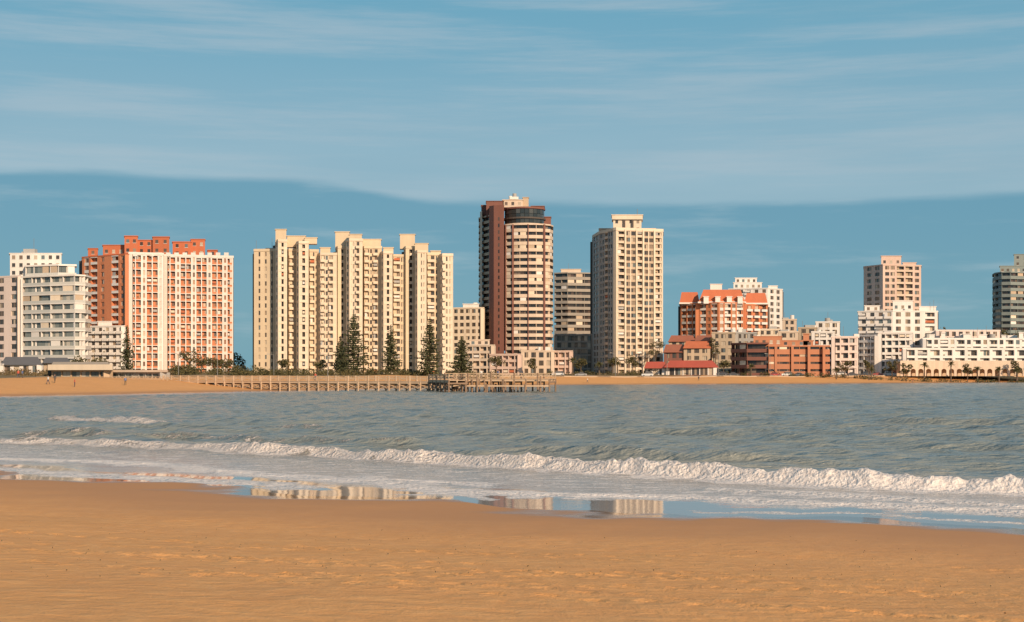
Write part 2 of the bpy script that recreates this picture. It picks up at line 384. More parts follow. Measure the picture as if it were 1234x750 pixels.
b.box('roof_louvre','core',P(751,613.3),(1,0),(0,-1),0,.9,-.2,.06,Zy(278,613),Zy(264.8,613));b.box('roof_louvre','core',P(761,613.3),(1,0),(0,-1),0,.9,-.2,.06,Zy(278,613),Zy(264.8,613))
b.cyl('antenna','metal',*P(768,618),.12,Zy(262,618),Zy(252,618),6)
b.finish()
b=nb('orange_mansard_building',870,640)
tower(b,[(820,648),(842,640)],367,[('s',.6)]+[('l',2),('s',.6)]*3,wl='orange_brick',par='white',slab='white',back='orange_brick',gl='warmglass')
tower(b,[(842.2,640),(866,634),(897,636)],366,[[('s',.6),('l',2.4,),('s',.5),('w',1.3),('s',.5),('l',2.4),('s',.6)],[('s',.6),('w',1.4,'white'),('s',.6),('l',2.6),('s',.6),('w',1.4,'white'),('s',.6),('l',2.6),('s',.6)]],wl='orange_brick',par='white',slab='white',back='white',gl='warmglass')
tower(b,[(897.2,638),(925,644)],368,[('s',.4)]+[('b',2.2),('s',.6)]*3,wl='orange_brick',par='white',slab='white',back='orange_brick',gl='warmglass')
for xl,xr,d,yb,yt in ((819,843,644,366.5,352),(842,898,637,365.5,349),(897,925,641,367,353)):
    pl=closepoly([P(xl,d),P(xr,d)],17)
    b.prism('roof_cornice','white',scalep(pl,.5),Zy(yb,d),Zy(yb,d)+.7);b.prism('mansard_roof','terracotta',pl,Zy(yb,d)+.7,Zy(yt,d),.8)
for px in (848,862,876,889): rbox(b,px,px+6,366,358,635,3,'white','dormers',cap=True)
rbox(b,856,870,352,343,645,4,'white');b.finish()
b=nb('white_stepped_building',912,710)
tower(b,[(878,712),(925,705),(943,716)],349,[[('s',.4)]+[('b',2.4),('s',.7)]*5,[('s',1),('w',1.2),('s',1),('w',1.2),('s',1)]],wl='white',fh=3.0)
rbox(b,884,918,349,341,714,8,'white',win=True);rbox(b,886,912,342,335.5,716,6,'white',win=True);rbox(b,926,937,349,345,716,5,'white');clutter(b,880,940,349,714,9,5);b.finish()
def gable(b,xl,xr,yb,yr,d,depth,mat):
    z0,z1=Zy(yb,d),Zy(yr,d);p=closepoly([P(xl,d),P(xr,d)],depth);p=scalep(p,.5)
    m0=((p[0][0]+p[3][0])/2,(p[0][1]+p[3][1])/2);m1=((p[1][0]+p[2][0])/2,(p[1][1]+p[2][1])/2)
    f=.12;r0=(m0[0]+(m1[0]-m0[0])*f,m0[1]);r1=(m1[0]-(m1[0]-m0[0])*f,m1[1])
    vs=[(*q,z0) for q in p]+[(*r0,z1),(*r1,z1)]
    b.raw('roof',mat,vs,[(0,1,5,4),(1,2,5),(2,3,4,5),(3,0,4),(3,2,1,0)])
def house(name,xl,xr,yt,d,wl,roof=None,ridge=None,depth=10,pat=None,fh=3.0,**k):
    b=nb(name,(xl+xr)/2,d)
    w=(xr-xl)*d/F;nbay=max(2,int(w/3))
    tower(b,[(xl,d+1),(xr,d)],yt,pat or ([('s',.7)]+[('w',1.4),('s',.9)]*nbay),wl=wl,depth=depth,fh=fh,cap=0 if roof else .6,**k)
    if roof: gable(b,xl,xr,yt,ridge,d,depth,roof)
    else: clutter(b,xl,xr,yt,d+1,depth,3)
    return b.finish()
house('tile_roof_house',806,838,412,620,'tan','shaded_tile',404)
house('tile_roof_house',800,826,425,600,'brown','shaded_tile',415)
house('tile_roof_house',824,856,420,598,'tan','terracotta',411)
house('tile_roof_house',838,860,411,612,'dark_brick','shaded_tile',404)
house('grey_concrete_building',858,886,402,600,'stone')
house('grey_concrete_building',886,912,402,606,'grey')
house('cream_flat_building',938,962,401,620,'beige')
house('cream_flat_building',962,985,396,640,'stone')
house('white_flat_building',978,1006,401,610,'white',pat=[('s',.5)]+[('l',2.2),('s',.5)]*3)
house('white_flat_building',1002,1034,407,590,'pinkwhite',pat=[('s',.5)]+[('l',2.6),('s',.5)]*3)
house('cream_flat_building',983,1012,389,680,'white')
house('cream_flat_building',913,940,398,640,'cream_light')
house('cream_flat_building',628,668,424,590,'beige')
house('cream_flat_building',943,960,386,690,'beige')
b=nb('red_roof_beach_restaurant',815,553)
tower(b,[(778,556),(802,553)],444,[('s',.4,'white')]+[('w',2,'white'),('s',.4,'white')]*3,wl='white',cap=0,depth=8,fh=3.0,z0=2.3,sp=.8)
gable(b,777,803,444,436,553,8,'red_roof')
tower(b,[(802.5,552),(864,549)],443,[('s',.3,'white')]+[('w',2.4,'dark_brick'),('s',.3,'white')]*6,wl='white',cap=0,depth=9,fh=3.2,z0=2.3,sp=.7)
gable(b,801,865,443,434.5,549,9,'red_roof');b.finish()
b=nb('brown_brick_terrace_building',945,560)
banded(b,[(881,572),(900,564),(926,562)],415,fh=3.1,band=1.3,inset=1.8,bm='brown',gl='darkglass',depth=14,divide=6)  # darker brown puts the shadow over this left part into its colour
banded(b,[(926.3,561),(1000,563)],418,fh=3.2,band=1.9,inset=1.0,bm='dark_brick',gl='darkglass',depth=14,divide=4)
rbox(b,908,942,418,406,566,8,'dark_brick',win=True);rbox(b,942,980,418,411,568,8,'dark_brick',win=True);rbox(b,968,975,418,403,568,3,'dark_brick')
for px in (935,955,975,993): 
    q=P(px,561);b.prism('brick_piers','dark_brick',[(q[0]-.5,q[1]-.12),(q[0]+.5,q[1]-.12),(q[0]+.5,q[1]+1.2),(q[0]-.5,q[1]+1.2)],2.5,Zy(418,561))
b.finish()
b=nb('pink_concrete_tower',1075,690)
tower(b,[(1041,705),(1064,692),(1110,697)],321,[[('s',1),('w',1.3),('s',1),('w',1.3),('s',1)],[('s',.7),('w',1.4),('s',.4),('w',1.4),('s',.7),('l',2.4),('s',.5),('l',2.4),('s',.7),('w',1.4),('s',.7)]],wl='pale_pink',par='beige',slab='beige',back='tan',fh=2.9)
rbox(b,1062,1086,321,309,698,8,'pale_pink',win=True);rbox(b,1088,1104,321,317,700,6,'pale_pink');b.finish()
b=nb('white_terraced_building',1080,600)
tower(b,[(1032,608),(1058,600)],405,[('s',.4)]+[('l',2.6),('s',.4)]*3,wl='white',fh=3)
tower(b,[(1034,618),(1076,612),(1130,616)],376,[[('s',.4)]+[('b',2.8),('s',.6)]*4,[('s',.8),('w',1.3),('s',1.2),('w',1.3),('s',1.2),('w',1.3),('s',1.4),('l',2.5),('s',.8)]],wl='white',fh=3,depth=14)
rbox(b,1042,1060,376,369,620,6,'white',win=True);rbox(b,1076,1100,376,363,622,6,'white',win=True);rbox(b,1108,1128,376,370,622,6,'white');clutter(b,1036,1128,376,618,8,5)
tower(b,[(1058.3,600),(1100,598)],402,[('s',.4)]+[('l',3),('s',.4)]*5,wl='white',fh=3.1);b.finish()
def hotel():
    b=nb('long_white_hotel',1170,575)
    tower(b,[(1112,592),(1290,600)],409,[('s',.4)]+[('l',3),('s',.9),('w',1.4),('s',.9)]*9,wl='white',fh=3.1,depth=12)
    tower(b,[(1128,604),(1205,606)],399,[('s',.9)]+[('w',1.6),('s',1.2)]*9,wl='pinkwhite',fh=3.1,depth=12)
    tower(b,[(1088,580),(1300,588)],421,[('s',.8)]+[('l',3.2),('s',1.0)]*14,wl='white',fh=3.2,depth=10,back='white')
    p0,p1=P(1085,574),P(1305,583);L,d,n=frame(p0,p1);k=24;w=L/k;z0=2.5;zs=4.6;zt=Zy(436,577)
    b.box('arcade_back','tan',p0,d,n,0,L,-4,-3.7,z0,zt)
    b.prism('arcade_roof','beige',closepoly([p0,p1],4),zt,zt+.4)
    for i in range(k):
        u0=i*w;b.box('arcade_piers','beige',p0,d,n,u0,u0+1.1,-.5,0,z0,zt)
        cx=u0+1.1+(w-1.1)/2;r=(w-1.1)/2;m=8
        for j in range(m):
            a0=math.pi*(1-j/m);a1=math.pi*(1-(j+1)/m)
            ua,ub=cx+r*math.cos(a0),cx+r*math.cos(a1);h0=zs+r*.8*math.sin(a0);h1=zs+r*.8*math.sin(a1)
            vs=[]
            for nn in (-.002,-.45):
                for (u,z) in ((ua,h0),(ub,h1),(ub,zt-.002),(ua,zt-.002)): vs.append((p0[0]+d[0]*u+n[0]*nn,p0[1]+d[1]*u+n[1]*nn,z))
            b.raw('arches','beige',vs,[(0,1,2,3),(7,6,5,4),(0,4,5,1)])
    for x in (1120,1134,1161,1180,1207,1228): rbox(b,x,x+random.uniform(5,11),409,random.uniform(401,405),597,4,'white')
    clutter(b,1110,1235,409,598,10,10)
    b.finish()
hotel()
b=nb('grey_round_corner_tower',1215,720)
banded(b,[(1196,735),(1199,724),(1207,717),(1218,715),(1252,722)],330,fh=3,band=1.5,inset=1.0,bm='bluegrey',gl='darkglass',divide=5)
rbox(b,1205,1250,330,321,728,10,'bluegrey',win=True);rbox(b,1222,1240,322,307,730,8,'bluegrey',win=True);b.finish()
house('white_apartment_block',-130,-55,345,560,'white',pat=[('s',.5)]+[('l',2.6),('s',.5)]*7)
house('cream_apartment_block',1310,1370,370,640,'cream_light')
house('cream_apartment_block',-230,-150,360,600,'cream')
# ------------------------------------------------------------ left beach club
b=nb('beach_pavilion',120,345)
g=1.8
tower(b,[(62,352),(132,347)],446.5,[('s',.3,'wood')]+[('w',2.4,'wood'),('s',.3,'wood')]*6,wl='wood',depth=9,fh=4.5,z0=g,cap=0,gl='blueglass',sp=1.0)
b.prism('canopy_roof','cream_light',scalep(closepoly([P(60,350),P(134,345)],12),.5),Zy(446.5,348)+.08,Zy(439.5,348))
b.raw('canopy_ridge','tan',[(*P(62,352),Zy(439.5,348)+.01),(*P(132,347),Zy(439.5,348)+.01),(*P(130,355),Zy(436,348)),(*P(64,359),Zy(436,348))],[(0,1,2,3)])
tower(b,[(134.5,350),(200,342)],449,[('s',.2,'grey')]+[('w',1.8,'grey'),('s',.2,'grey')]*8,wl='grey',depth=8,fh=4,z0=g,cap=0,gl='blueglass',sp=.7)
b.prism('flat_roof','beige',scalep(closepoly([P(134,349),P(201,341)],10),.3),Zy(449,346)+.07,Zy(446,346))
p0,p1=P(44,338),P(202,326);L,d,n=frame(p0,p1)
b.box('deck','wood',p0,d,n,0,L,-7,0,1.75,1.95)
k=34
for i in range(k+1):
    u=i*L/k;b.box('deck_posts','wood',p0,d,n,u-.07,u+.07,-.15,-.01,.1,2.95)
    if i<k:
        for a,c in ((2.0,2.85),(2.85,2.0)):
            q0=(p0[0]+d[0]*u+n[0]*-.08,p0[1]+d[1]*u,a);q1=(p0[0]+d[0]*(u+L/k),p0[1]+d[1]*(u+L/k),c);b.beam('deck_braces','wood',q0,q1,.04)
for z in (2.9,2.4): b.box('deck_rails','wood',p0,d,n,0,L,-.2,.01,z,z+.12)
b.finish()
house('grey_roof_house',2,50,440,430,'white','roof_grey',430,depth=12,fh=3.4)
house('grey_roof_house',52,84,438,450,'tan','roof_grey',431,depth=10,fh=3.4)
house('low_white_pavilion',-40,4,441,430,'white')
# ------------------------------------------------------------ pier
def pier():
    b=B('wooden_pier',(*P(400,310),0.0))
    def deck(p0,p1,w,z,sp,brace=True,mat='wood',dark='wood',rail=True):
        L,d,n=frame(p0,p1);k=int(L/sp);s=L/k
        nb_=int(L/.8)
        for i in range(nb_): b.box('deck_planks',mat,p0,d,n,i*L/nb_+.02,(i+1)*L/nb_-.02,-w,0,z-.12,z+random.uniform(0,.02))
        for nn in (-w+.2,-w/2,-.35): b.box('stringers',mat,p0,d,n,0,L,nn,nn+.25,z-.5,z-.13)
        for i in range(k+1):
            u=min(i*s,L-.02)
            for nn in (-w+.3,-.15):
                q=(p0[0]+d[0]*u+n[0]*nn,p0[1]+d[1]*u+n[1]*nn)
                b.cyl('piles',dark,q[0],q[1],.17,-1.8,z+ (0.0 if not rail else 1.15)*(i%2==0)-.0,8)
                if rail: b.box('rail_posts',mat,q,d,n,-.07,.07,-.07,.07,z+.03,z+1.1)
            b.box('cross_beams',dark,p0,d,n,u-.14,u+.14,-w,.1,z-.8,z-.51)
        for nn in (-w+.15,-.15):
            if rail:
                for zz in (1.0,.5): b.box('rails',mat,p0,d,n,0,L,nn-.05,nn+.05,z+zz,z+zz+.11)
                for i in range(k):
                    a=lambda u,zz:(p0[0]+d[0]*u+n[0]*nn,p0[1]+d[1]*u+n[1]*nn,zz)
                    b.beam('rail_braces',mat,a(i*s,z+.1),a(i*s+s,z+1.0),.045);b.beam('rail_braces',mat,a(i*s,z+1.0),a(i*s+s,z+.1),.045)
            if brace:
                for i in range(k):
                    a=lambda u,zz:(p0[0]+d[0]*u+n[0]*(nn-.22),p0[1]+d[1]*u+n[1]*(nn-.22),zz)
                    b.beam('pile_braces',dark,a(i*s,.4),a(i*s+s,z-.7),.07);b.beam('pile_braces',dark,a(i*s,z-.7),a(i*s+s,.4),.07)
    deck(P(196,330),P(545,292),3.2,2.15,2.6)
    deck(P(536,283),P(662,279),8,2.75,2.2,False,'wood','shaded_wood',True)
    deck(P(516,289),P(540,278),4,2.5,2.2,True,'wood','shaded_wood',True)
    L,d,n=frame(P(538,281),P(661,277.2))
    b.box('landing_beam','wood',P(538,281),d,n,0,L,-.2,.1,1.2,1.5)
    for i in range(24):
        u=random.uniform(1,L-1);q=P(538,281)
        b.cyl('piles','shaded_wood',q[0]+d[0]*u,q[1]+d[1]*u-random.uniform(-6,.4),.16,-1.8,random.choice((2.6,1.7,3.3)),8)
    b.finish()
pier()
# ------------------------------------------------------------ vegetation
def quads(V,Fc,c,size,flat=0.0):
    n=rng.normal(size=3);n[2]=n[2]*(1-flat)+flat*3;n/=np.linalg.norm(n)
    a=np.cross(n,rng.normal(size=3));a/=np.linalg.norm(a);bb=np.cross(n,a)
    s=size*rng.uniform(.6,1.3);k=len(V)
    for p,q in ((-1,-.6),(1,-.5),(.8,.7),(-.5,.9)): V.append(tuple(np.array(c)+a*s*p*.5+bb*s*q*.5))
    Fc.append((k,k+1,k+2,k+3))
def norfolk(h,R,seed):
    rng_=random.Random(seed);V=[];Fc=[];TV=[];TF=[]
    m=8
    for i in range(9):
        z=h*i/8;r=.3*(1-i/8.6)
        for j in range(m):a=2*math.pi*j/m;TV.append((r*math.cos(a),r*math.sin(a),z))
    for i in range(8):
        for j in range(m): TF.append((i*m+j,i*m+(j+1)%m,(i+1)*m+(j+1)%m,(i+1)*m+j))
    z=h*.07
    while z<h*.985:
        t=z/h;R1=R*((1-t)**.7)*(1 if t>.22 else .75+t)*rng_.uniform(.72,1.15);k=rng_.randint(7,9);o=rng_.random()*6
        for i in range(k):
            if rng_.random()<.14: continue
            a=o+2*math.pi*i/k+rng_.uniform(-.2,.2);r=R1*rng_.uniform(.65,1.18);n=max(3,int(r/.2))
            ca,sa=math.cos(a),math.sin(a)
            kk=len(TV);TV+= [(0,0,z-.05),(0,0,z+.06),(ca*r*.8,sa*r*.8,z+.1*r)];TF.append((kk,kk+1,kk+2))
            for j in range(n):
                f=(j+.6)/n;lat=rng_.uniform(-.4,.4)*(.4+f)
                c=(ca*r*f-sa*lat,sa*r*f+ca*lat,z+.10*r*f*f*1.5-.08*r*f+rng_.uniform(-.14,.16))
                quads(V,Fc,c,.6 if r>1 else .42,.25)
        z+=h*.03+rng_.uniform(0,.14)
    for j in range(14): quads(V,Fc,(rng_.uniform(-.15,.15),rng_.uniform(-.15,.15),h-rng_.uniform(-.1,1.2)),.35)
    return V,Fc,TV,TF
def place_tree(name,px,d,gen,leaf):
    V,Fc,TV,TF=gen;x,y=P(px,d);e=bpy.data.objects.new(name,None);COL.objects.link(e);e.location=(x,y,G(x,y)-.1)
    mesh_obj('crown',V,Fc,leaf,e);mesh_obj('trunk',TV,TF,'bark',e)
for px,d,yt,R,sd in ((426,478,378,6.6,1),(471,482,391,4.2,2),(518,474,382,5.6,3),(556,486,405,5.2,4),(153,470,392,2.9,5),(410,500,405,3.6,6)):
    x,y=P(px,d);place_tree('norfolk_pine_tree',px,d,norfolk(Zy(yt,d)-G(x,y),R,sd),'pine_leaf')
def clump(V,Fc,c,r,n,size):
    p=rng.normal(size=(n,3));p/=np.linalg.norm(p,axis=1)[:,None];p*=(rng.uniform(.35,1,n)**.5)[:,None]
    for q in p: quads(V,Fc,(c[0]+q[0]*r[0],c[1]+q[1]*r[1],c[2]+q[2]*r[2]),size)
def broadleaf(h,R,seed):
    r_=random.Random(seed);V=[];Fc=[];TV=[];TF=[]
    def limb(a,b,r0,r1):
        k=len(TV)
        for p,r in ((a,r0),(b,r1)):
            for j in range(5):
                t=j*2*math.pi/5;TV.append((p[0]+r*math.cos(t),p[1]+r*math.sin(t),p[2]))
        for j in range(5): TF.append((k+j,k+(j+1)%5,k+5+(j+1)%5,k+5+j))
    limb((0,0,0),(0,0,h*.45),.22,.15)
    for i in range(9):
        a=r_.random()*6.3;q=r_.uniform(.2,.75)*R;c=(q*math.cos(a),q*math.sin(a),h*r_.uniform(.45,.85))
        limb((0,0,h*.4),c,.12,.04);s=R*r_.uniform(.28,.5);clump(V,Fc,c,(s,s,s*.7),70,.42)
    return V,Fc,TV,TF
for px,d,yt,R in ((598,540,428,3.2),(640,545,430,2.6),(700,560,428,3.4),(738,548,428,2.8),(762,556,424,3.4),(790,600,405,4),(1018,556,432,3),(1047,552,431,2.6),(1075,560,429,3),(1092,556,436,2.6),(1166,566,436,2.6),(1225,575,432,3),(1243,570,428,3.4),(872,562,430,3),(862,600,400,3.2),(1143,640,386,5),(1158,642,388,5),(1228,650,388,6),(1240,655,392,5),(228,480,420,3.6),(243,484,425,3.6),(258,480,430,3.4),(272,490,432,3),(386,500,432,3.4),(345,505,432,3),(30,455,432,3),(95,480,428,3.4),(120,470,430,3)):
    x,y=P(px,d);place_tree('leafy_tree',px,d,broadleaf(max(3,Zy(yt,d)-G(x,y)),R,int(px)),'shrub_leaf')
def palm(h,seed):
    r_=random.Random(seed);V=[];Fc=[];TV=[];TF=[];m=8
    for i in range(6):
        z=(h-1)*i/5;r=.32-.02*i+(.1 if i==5 else 0)
        for j in range(m):a=2*math.pi*j/m;TV.append((r*math.cos(a),r*math.sin(a),z))
    for i in range(5):
        for j in range(m): TF.append((i*m+j,i*m+(j+1)%m,(i+1)*m+(j+1)%m,(i+1)*m+j))
    for f in range(34):
        a=r_.random()*6.28;el=r_.uniform(-.3,1.3);L=r_.uniform(2.0,2.7);ca,sa=math.cos(a),math.sin(a);prev=None
        for j in range(9):
            t=j/8;x=L*t*math.cos(el)*(1-.1*t);z=h-1+L*t*math.sin(el)-1.3*t*t*math.cos(el*.6)
            w=.42*math.sin(math.pi*min(1,t+.12))
            c=(ca*x,sa*x,z)
            if prev:
                for sgn in (-1,1):
                    k=len(V);V+=[prev,c,(c[0]-sa*w*sgn+ca*.1,c[1]+ca*w*sgn+sa*.1,c[2]-.22)];Fc.append((k,k+1,k+2))
            prev=c
    return V,Fc,TV,TF
for px,d,h in ((1114,560,7.6),(1146,562,8.2),(1178,566,6.4),(1204,568,6.2),(1050,556,5),(744,550,5.5),(722,552,5.2),(690,548,7),(1226,569,6),(905,549,4.8),(1008,548,4.8)):
    place_tree('palm_tree',px,d,palm(h,int(px)),'palm_leaf')
def shrubs(name,items,leaf,size=.4):
    V=[];Fc=[]
    for px,d,w,h in items:
        x,y=P(px,d);clump(V,Fc,(x,y,G(x,y)+h*.35),(w,w*.8,h),int(26*w*h+20),size)
    mesh_obj(name,V,Fc,leaf)
it=[]
for i in range(210):
    px=random.uniform(205,600);it.append((px,random.uniform(0,26)+ (430 if px<420 else 470),random.uniform(1.2,2.8),random.uniform(.8,2.2)*(1.25 if px<310 else .9)))
shrubs('dune_shrubs',it,'shrub_leaf')
shrubs('dune_shrubs',[(random.uniform(-60,205),random.uniform(385,440),random.uniform(1,2.6),random.uniform(.5,1.4)) for _ in range(120)],'scrub')
shrubs('dune_grass',[(random.uniform(-60,60),random.uniform(345,385),random.uniform(.8,2),random.uniform(.3,.8)) for _ in range(80)],'scrub',.3)
shrubs('roadside_hedge',[(random.uniform(660,1260),random.uniform(555,562),random.uniform(1,2.2),random.uniform(.6,1.5)) for _ in range(130)],'shrub_leaf')
shrubs('distant_trees',[(random.uniform(1130,1300),random.uniform(650,670),random.uniform(3,5),random.uniform(8,17)) for _ in range(14)],'shrub_leaf',.8)
shrubs('distant_trees',[(random.uniform(-80,640),random.uniform(640,670),random.uniform(3,6),random.uniform(5,9)) for _ in range(50)],'shrub_leaf',.8)
# ------------------------------------------------------------ coastal road (right)
def ribbon(name,mat,t0,t1,dz,h=None,px0=600,px1=1330):
    V=[];Fc=[];n=0
    for px in range(px0,px1,8):
        for t in (t0,t1):
            d=find_d(px,t);x,y=P(px,d);V.append((x,y,G(x,y)+dz))
        n+=1
    for i in range(n-1): Fc.append((2*i,2*i+2,2*i+3,2*i+1))
    if h:
        k=len(V);V+=[(a,b_,c-h) for a,b_,c in V]
        for i in range(n-1):
            Fc.append((k+2*i,k+2*i+2,2*i+2,2*i));Fc.append((2*i+1,2*i+3,k+2*i+3,k+2*i+1))
    return mesh_obj(name,V,Fc,mat)
ribbon('sea_wall','stone',37,37.5,.3,1.2)
ribbon('promenade_pavement','paving',37.5,40,.16,.4)
ribbon('coastal_road','asphalt',40,50,.03)
ribbon('road_centre_line','paint',44.9,45.1,.045)
def lamp(px,d,h=8):
    x,y=P(px,d);z=G(x,y);b=B('street_lamp',(x,y,z))
    b.cyl('pole','metal',x,y,.11,z-.2,z+h,8,.6);b.beam('arm','metal',(x,y,z+h-.1),(x-1.5,y,z+h+.25),.05)
    b.prism('lamp_head','grey',[(x-2.1,y-.15),(x-1.4,y-.15),(x-1.4,y+.15),(x-2.1,y+.15)],z+h+.15,z+h+.32);b.finish()
for px in range(680,1240,62): lamp(px,find_d(px,39),8.5)
for px in (215,262,330,395): lamp(px,430,6.5)
def car(px,t,color,kind):
    d=find_d(px,t);x,y=P(px,d);z=G(x,y)+.04
    cm='car_paint_%d'%hash(color)
    if cm not in MATS:
        m,nt,bs=newmat('car_paint');bs.inputs['Base Color'].default_value=(*color,1);bs.inputs['Roughness'].default_value=.3;bs.inputs['Coat Weight'].default_value=.5;MATS[cm]=m
    b=B('parked_car',(x,y,z));w=.86;s=random.choice((-1,1))
    if kind: prof=[(-2.1,.35),(-2.15,.9),(-2.0,1.05),(-1.2,1.1),(2.0,1.12),(2.1,.9),(2.1,.35)];cab=[(-1.3,1.1),(-.6,1.68),(1.8,1.7),(2.02,1.12)]
    else: prof=[(-2.1,.3),(-2.2,.62),(-2.05,.8),(-1.0,.93),(1.5,.95),(2.1,.88),(2.15,.6),(2.1,.3)];cab=[(-1.05,.93),(-.35,1.42),(.85,1.44),(1.6,.95)]
    def ext(part,mat,pr,w0,w1):
        m=len(pr);cz=min(p[1] for p in pr);vs=[]
        for sg in (-1,1):
            for u,h in pr: vs.append((x+s*u,y+sg*(w0 if h<cz+.2 else w1),z+h))
        b.raw(part,mat,vs,[tuple(range(m)),tuple(range(2*m-1,m-1,-1))]+[(i,i+m,(i+1)%m+m,(i+1)%m) for i in range(m)])
    ext('body',cm,prof,w,w-.03);ext('windows','darkglass',cab,w-.08,w-.22)
    rt=[(cab[1][0]-.05,cab[1][1]-.03),(cab[1][0],cab[1][1]+.05),(cab[2][0],cab[2][1]+.05),(cab[2][0]+.08,cab[2][1]-.03)];ext('roof',cm,rt,w-.2,w-.2)
    for u in (-1.35,1.35):
        for sg in (-1,1):
            vs=[];m=14
            for q in (.0,.2):
                for j in range(m):
                    a=2*math.pi*j/m;vs.append((x+s*u+.33*math.cos(a),y+sg*(w+.03-q),z+.33+.33*math.sin(a)))
            b.raw('wheels','core',vs,[tuple(range(m)),tuple(range(2*m-1,m-1,-1))]+[(i,i+m,(i+1)%m+m,(i+1)%m) for i in range(m)])
            b.raw('hubcaps','metal',[(x+s*u+.17*math.cos(2*math.pi*j/8),y+sg*(w+.04),z+.33+.17*math.sin(2*math.pi*j/8)) for j in range(8)],[tuple(range(8))])
    for zz,col in ((2.16,'paint'),(-2.17,'red_roof')):
        for sg in (-1,1): b.beam('lights',col,(x-s*zz*.985,y+sg*.6-.12,z+.68),(x-s*zz*.985,y+sg*.6+.12,z+.68),.06)
    b.finish()
cols=[(.6,.6,.6),(.05,.05,.06),(.35,.04,.03),(.7,.7,.68),(.12,.15,.2),(.3,.3,.31)]
for i,px in enumerate((672,884,934,948,962,977,1012,1027,1058,1071,1086,1102,1118,1130,1156,1189,1206,700,780,870)):
    car(px,41.5+(i%3)*.1,cols[i%6],i%3==0)
def person(px,d,shirt,pants,walk,seed,zo=None):
    x,y=P(px,d);z=zo if zo else G(x,y);me=bpy.data.meshes.new('person');w=.28*walk
    v=[(0,0,.95),(0,0,1.15),(0,0,1.42),(0,0,1.52),(0,0,1.62),(0,0,1.73),
       (.1,0,.9),(.12,w*.6,.5),(.12,w,.07),(.12,w-.16,.03),(-.1,0,.9),(-.12,-w*.3,.5),(-.12,-w,.07),(-.12,-w-.16,.03),
       (.2,0,1.40),(.25,-w*.5,1.12),(.24,-w*.9-.05,.86),(-.2,0,1.40),(-.25,w*.4,1.12),(-.24,w*.6-.05,.86)]
    e=[(0,1),(1,2),(2,3),(3,4),(4,5),(0,6),(6,7),(7,8),(8,9),(0,10),(10,11),(11,12),(12,13),(2,14),(14,15),(15,16),(2,17),(17,18),(18,19)]
    r=[.15,.13,.15,.06,.10,.08,.095,.07,.05,.035,.095,.07,.05,.035,.065,.05,.035,.065,.05,.035]
    me.from_pydata(v,e,[]);o=bpy.data.objects.new('walking_person' if walk else 'standing_person',me);COL.objects.link(o)
    o.location=(x,y,z);o.rotation_euler[2]=seed*1.3
    sm=o.modifiers.new('skin','SKIN')
    for i,rr in enumerate(r): me.skin_vertices[0].data[i].radius=(rr,rr)
    me.skin_vertices[0].data[0].use_root=True
    o.modifiers.new('sub','SUBSURF').render_levels=1
    m,nt,bs=newmat('clothes_and_skin');tc=N(nt,'ShaderNodeTexCoord');sp=N(nt,'ShaderNodeSeparateXYZ');nt.links.new(tc.outputs['Object'],sp.inputs[0])
    f=math_(nt,'DIVIDE',sp.outputs[2],1.8)
    c=ramp(nt,f,[(0,(.05,.04,.04)),(.06,pants),(.53,shirt),(.83,(.4,.22,.15)),(.94,(.04,.025,.02))],'CONSTANT');nt.links.new(c,bs.inputs['Base Color'])
    me.materials.append(m)
for i,(px,d,w,zo) in enumerate(((22,300,1,None),(27,301,0,None),(58,285,1,None),(66,290,1,None),(90,283,0,None),(151,300,1,None),(708,480,1,None),(842,505,1,None),(1100,540,0,None),(600,284,0,2.78),(580,284,0,2.78),(630,283,1,2.78),(380,311.5,1,2.18))):
    sh=[(.5,.1,.06),(.1,.15,.3),(.6,.6,.58),(.05,.05,.06)][i%4];person(px,d,sh,[(.05,.06,.1),(.1,.08,.06)][i%2],w,i,zo)
# ------------------------------------------------------------ TERRAIN
def polar(radii,angs):
    R,A=np.meshgrid(radii,angs,indexing='ij');return R*np.sin(A),R*np.cos(A)
def grid_mesh(name,x,y,z,attrs,mat,closed=False):
    nr,na=x.shape;co=np.stack([x,y,z],-1).reshape(-1,3).astype(np.float32)
    i=np.arange(nr-1)[:,None];j=np.arange(na if closed else na-1)[None,:];j2=(j+1)%na
    f=np.stack([i*na+j,i*na+j2,(i+1)*na+j2,(i+1)*na+j],-1).reshape(-1,4)
    f=f[:,::-1].astype(np.int32)
    me=bpy.data.meshes.new(name);me.vertices.add(len(co));me.vertices.foreach_set('co',co.ravel())
    me.loops.add(f.size);me.loops.foreach_set('vertex_index',f.ravel());me.polygons.add(len(f))
    me.polygons.foreach_set('loop_start',np.arange(0,f.size,4,dtype=np.int32));me.polygons.foreach_set('loop_total',np.full(len(f),4,dtype=np.int32))
    me.polygons.foreach_set('use_smooth',np.ones(len(f),dtype=bool))
    me.update(calc_edges=True)
    for k,v in attrs.items():
        a=me.attributes.new(k,'FLOAT','POINT');a.data.foreach_set('value',v.astype(np.float32).ravel())
    me.materials.append(mat);o=bpy.data.objects.new(name,me);COL.objects.link(o);return o
angs=np.radians(np.concatenate([np.arange(-30,30,.2),np.arange(30,330,4)]))
radii=np.concatenate([np.geomspace(.3,15,20,endpoint=False),np.arange(15,62,.10),np.geomspace(62,700,170),np.geomspace(720,9000,22)])
x,y=polar(radii,angs)
z,dl,al=gz(x,y)
rr=np.hypot(x,y);near=(1-sstep(55,75,rr))
dry=sstep(3.5,14,dl)*near
z=z+dry*((fbm(x*.5,y*.6,3,21)-.45)*.05+(fbm(x*2.6,y*2.6,2,33)-.4)*.022)
fx,fy=[],[]
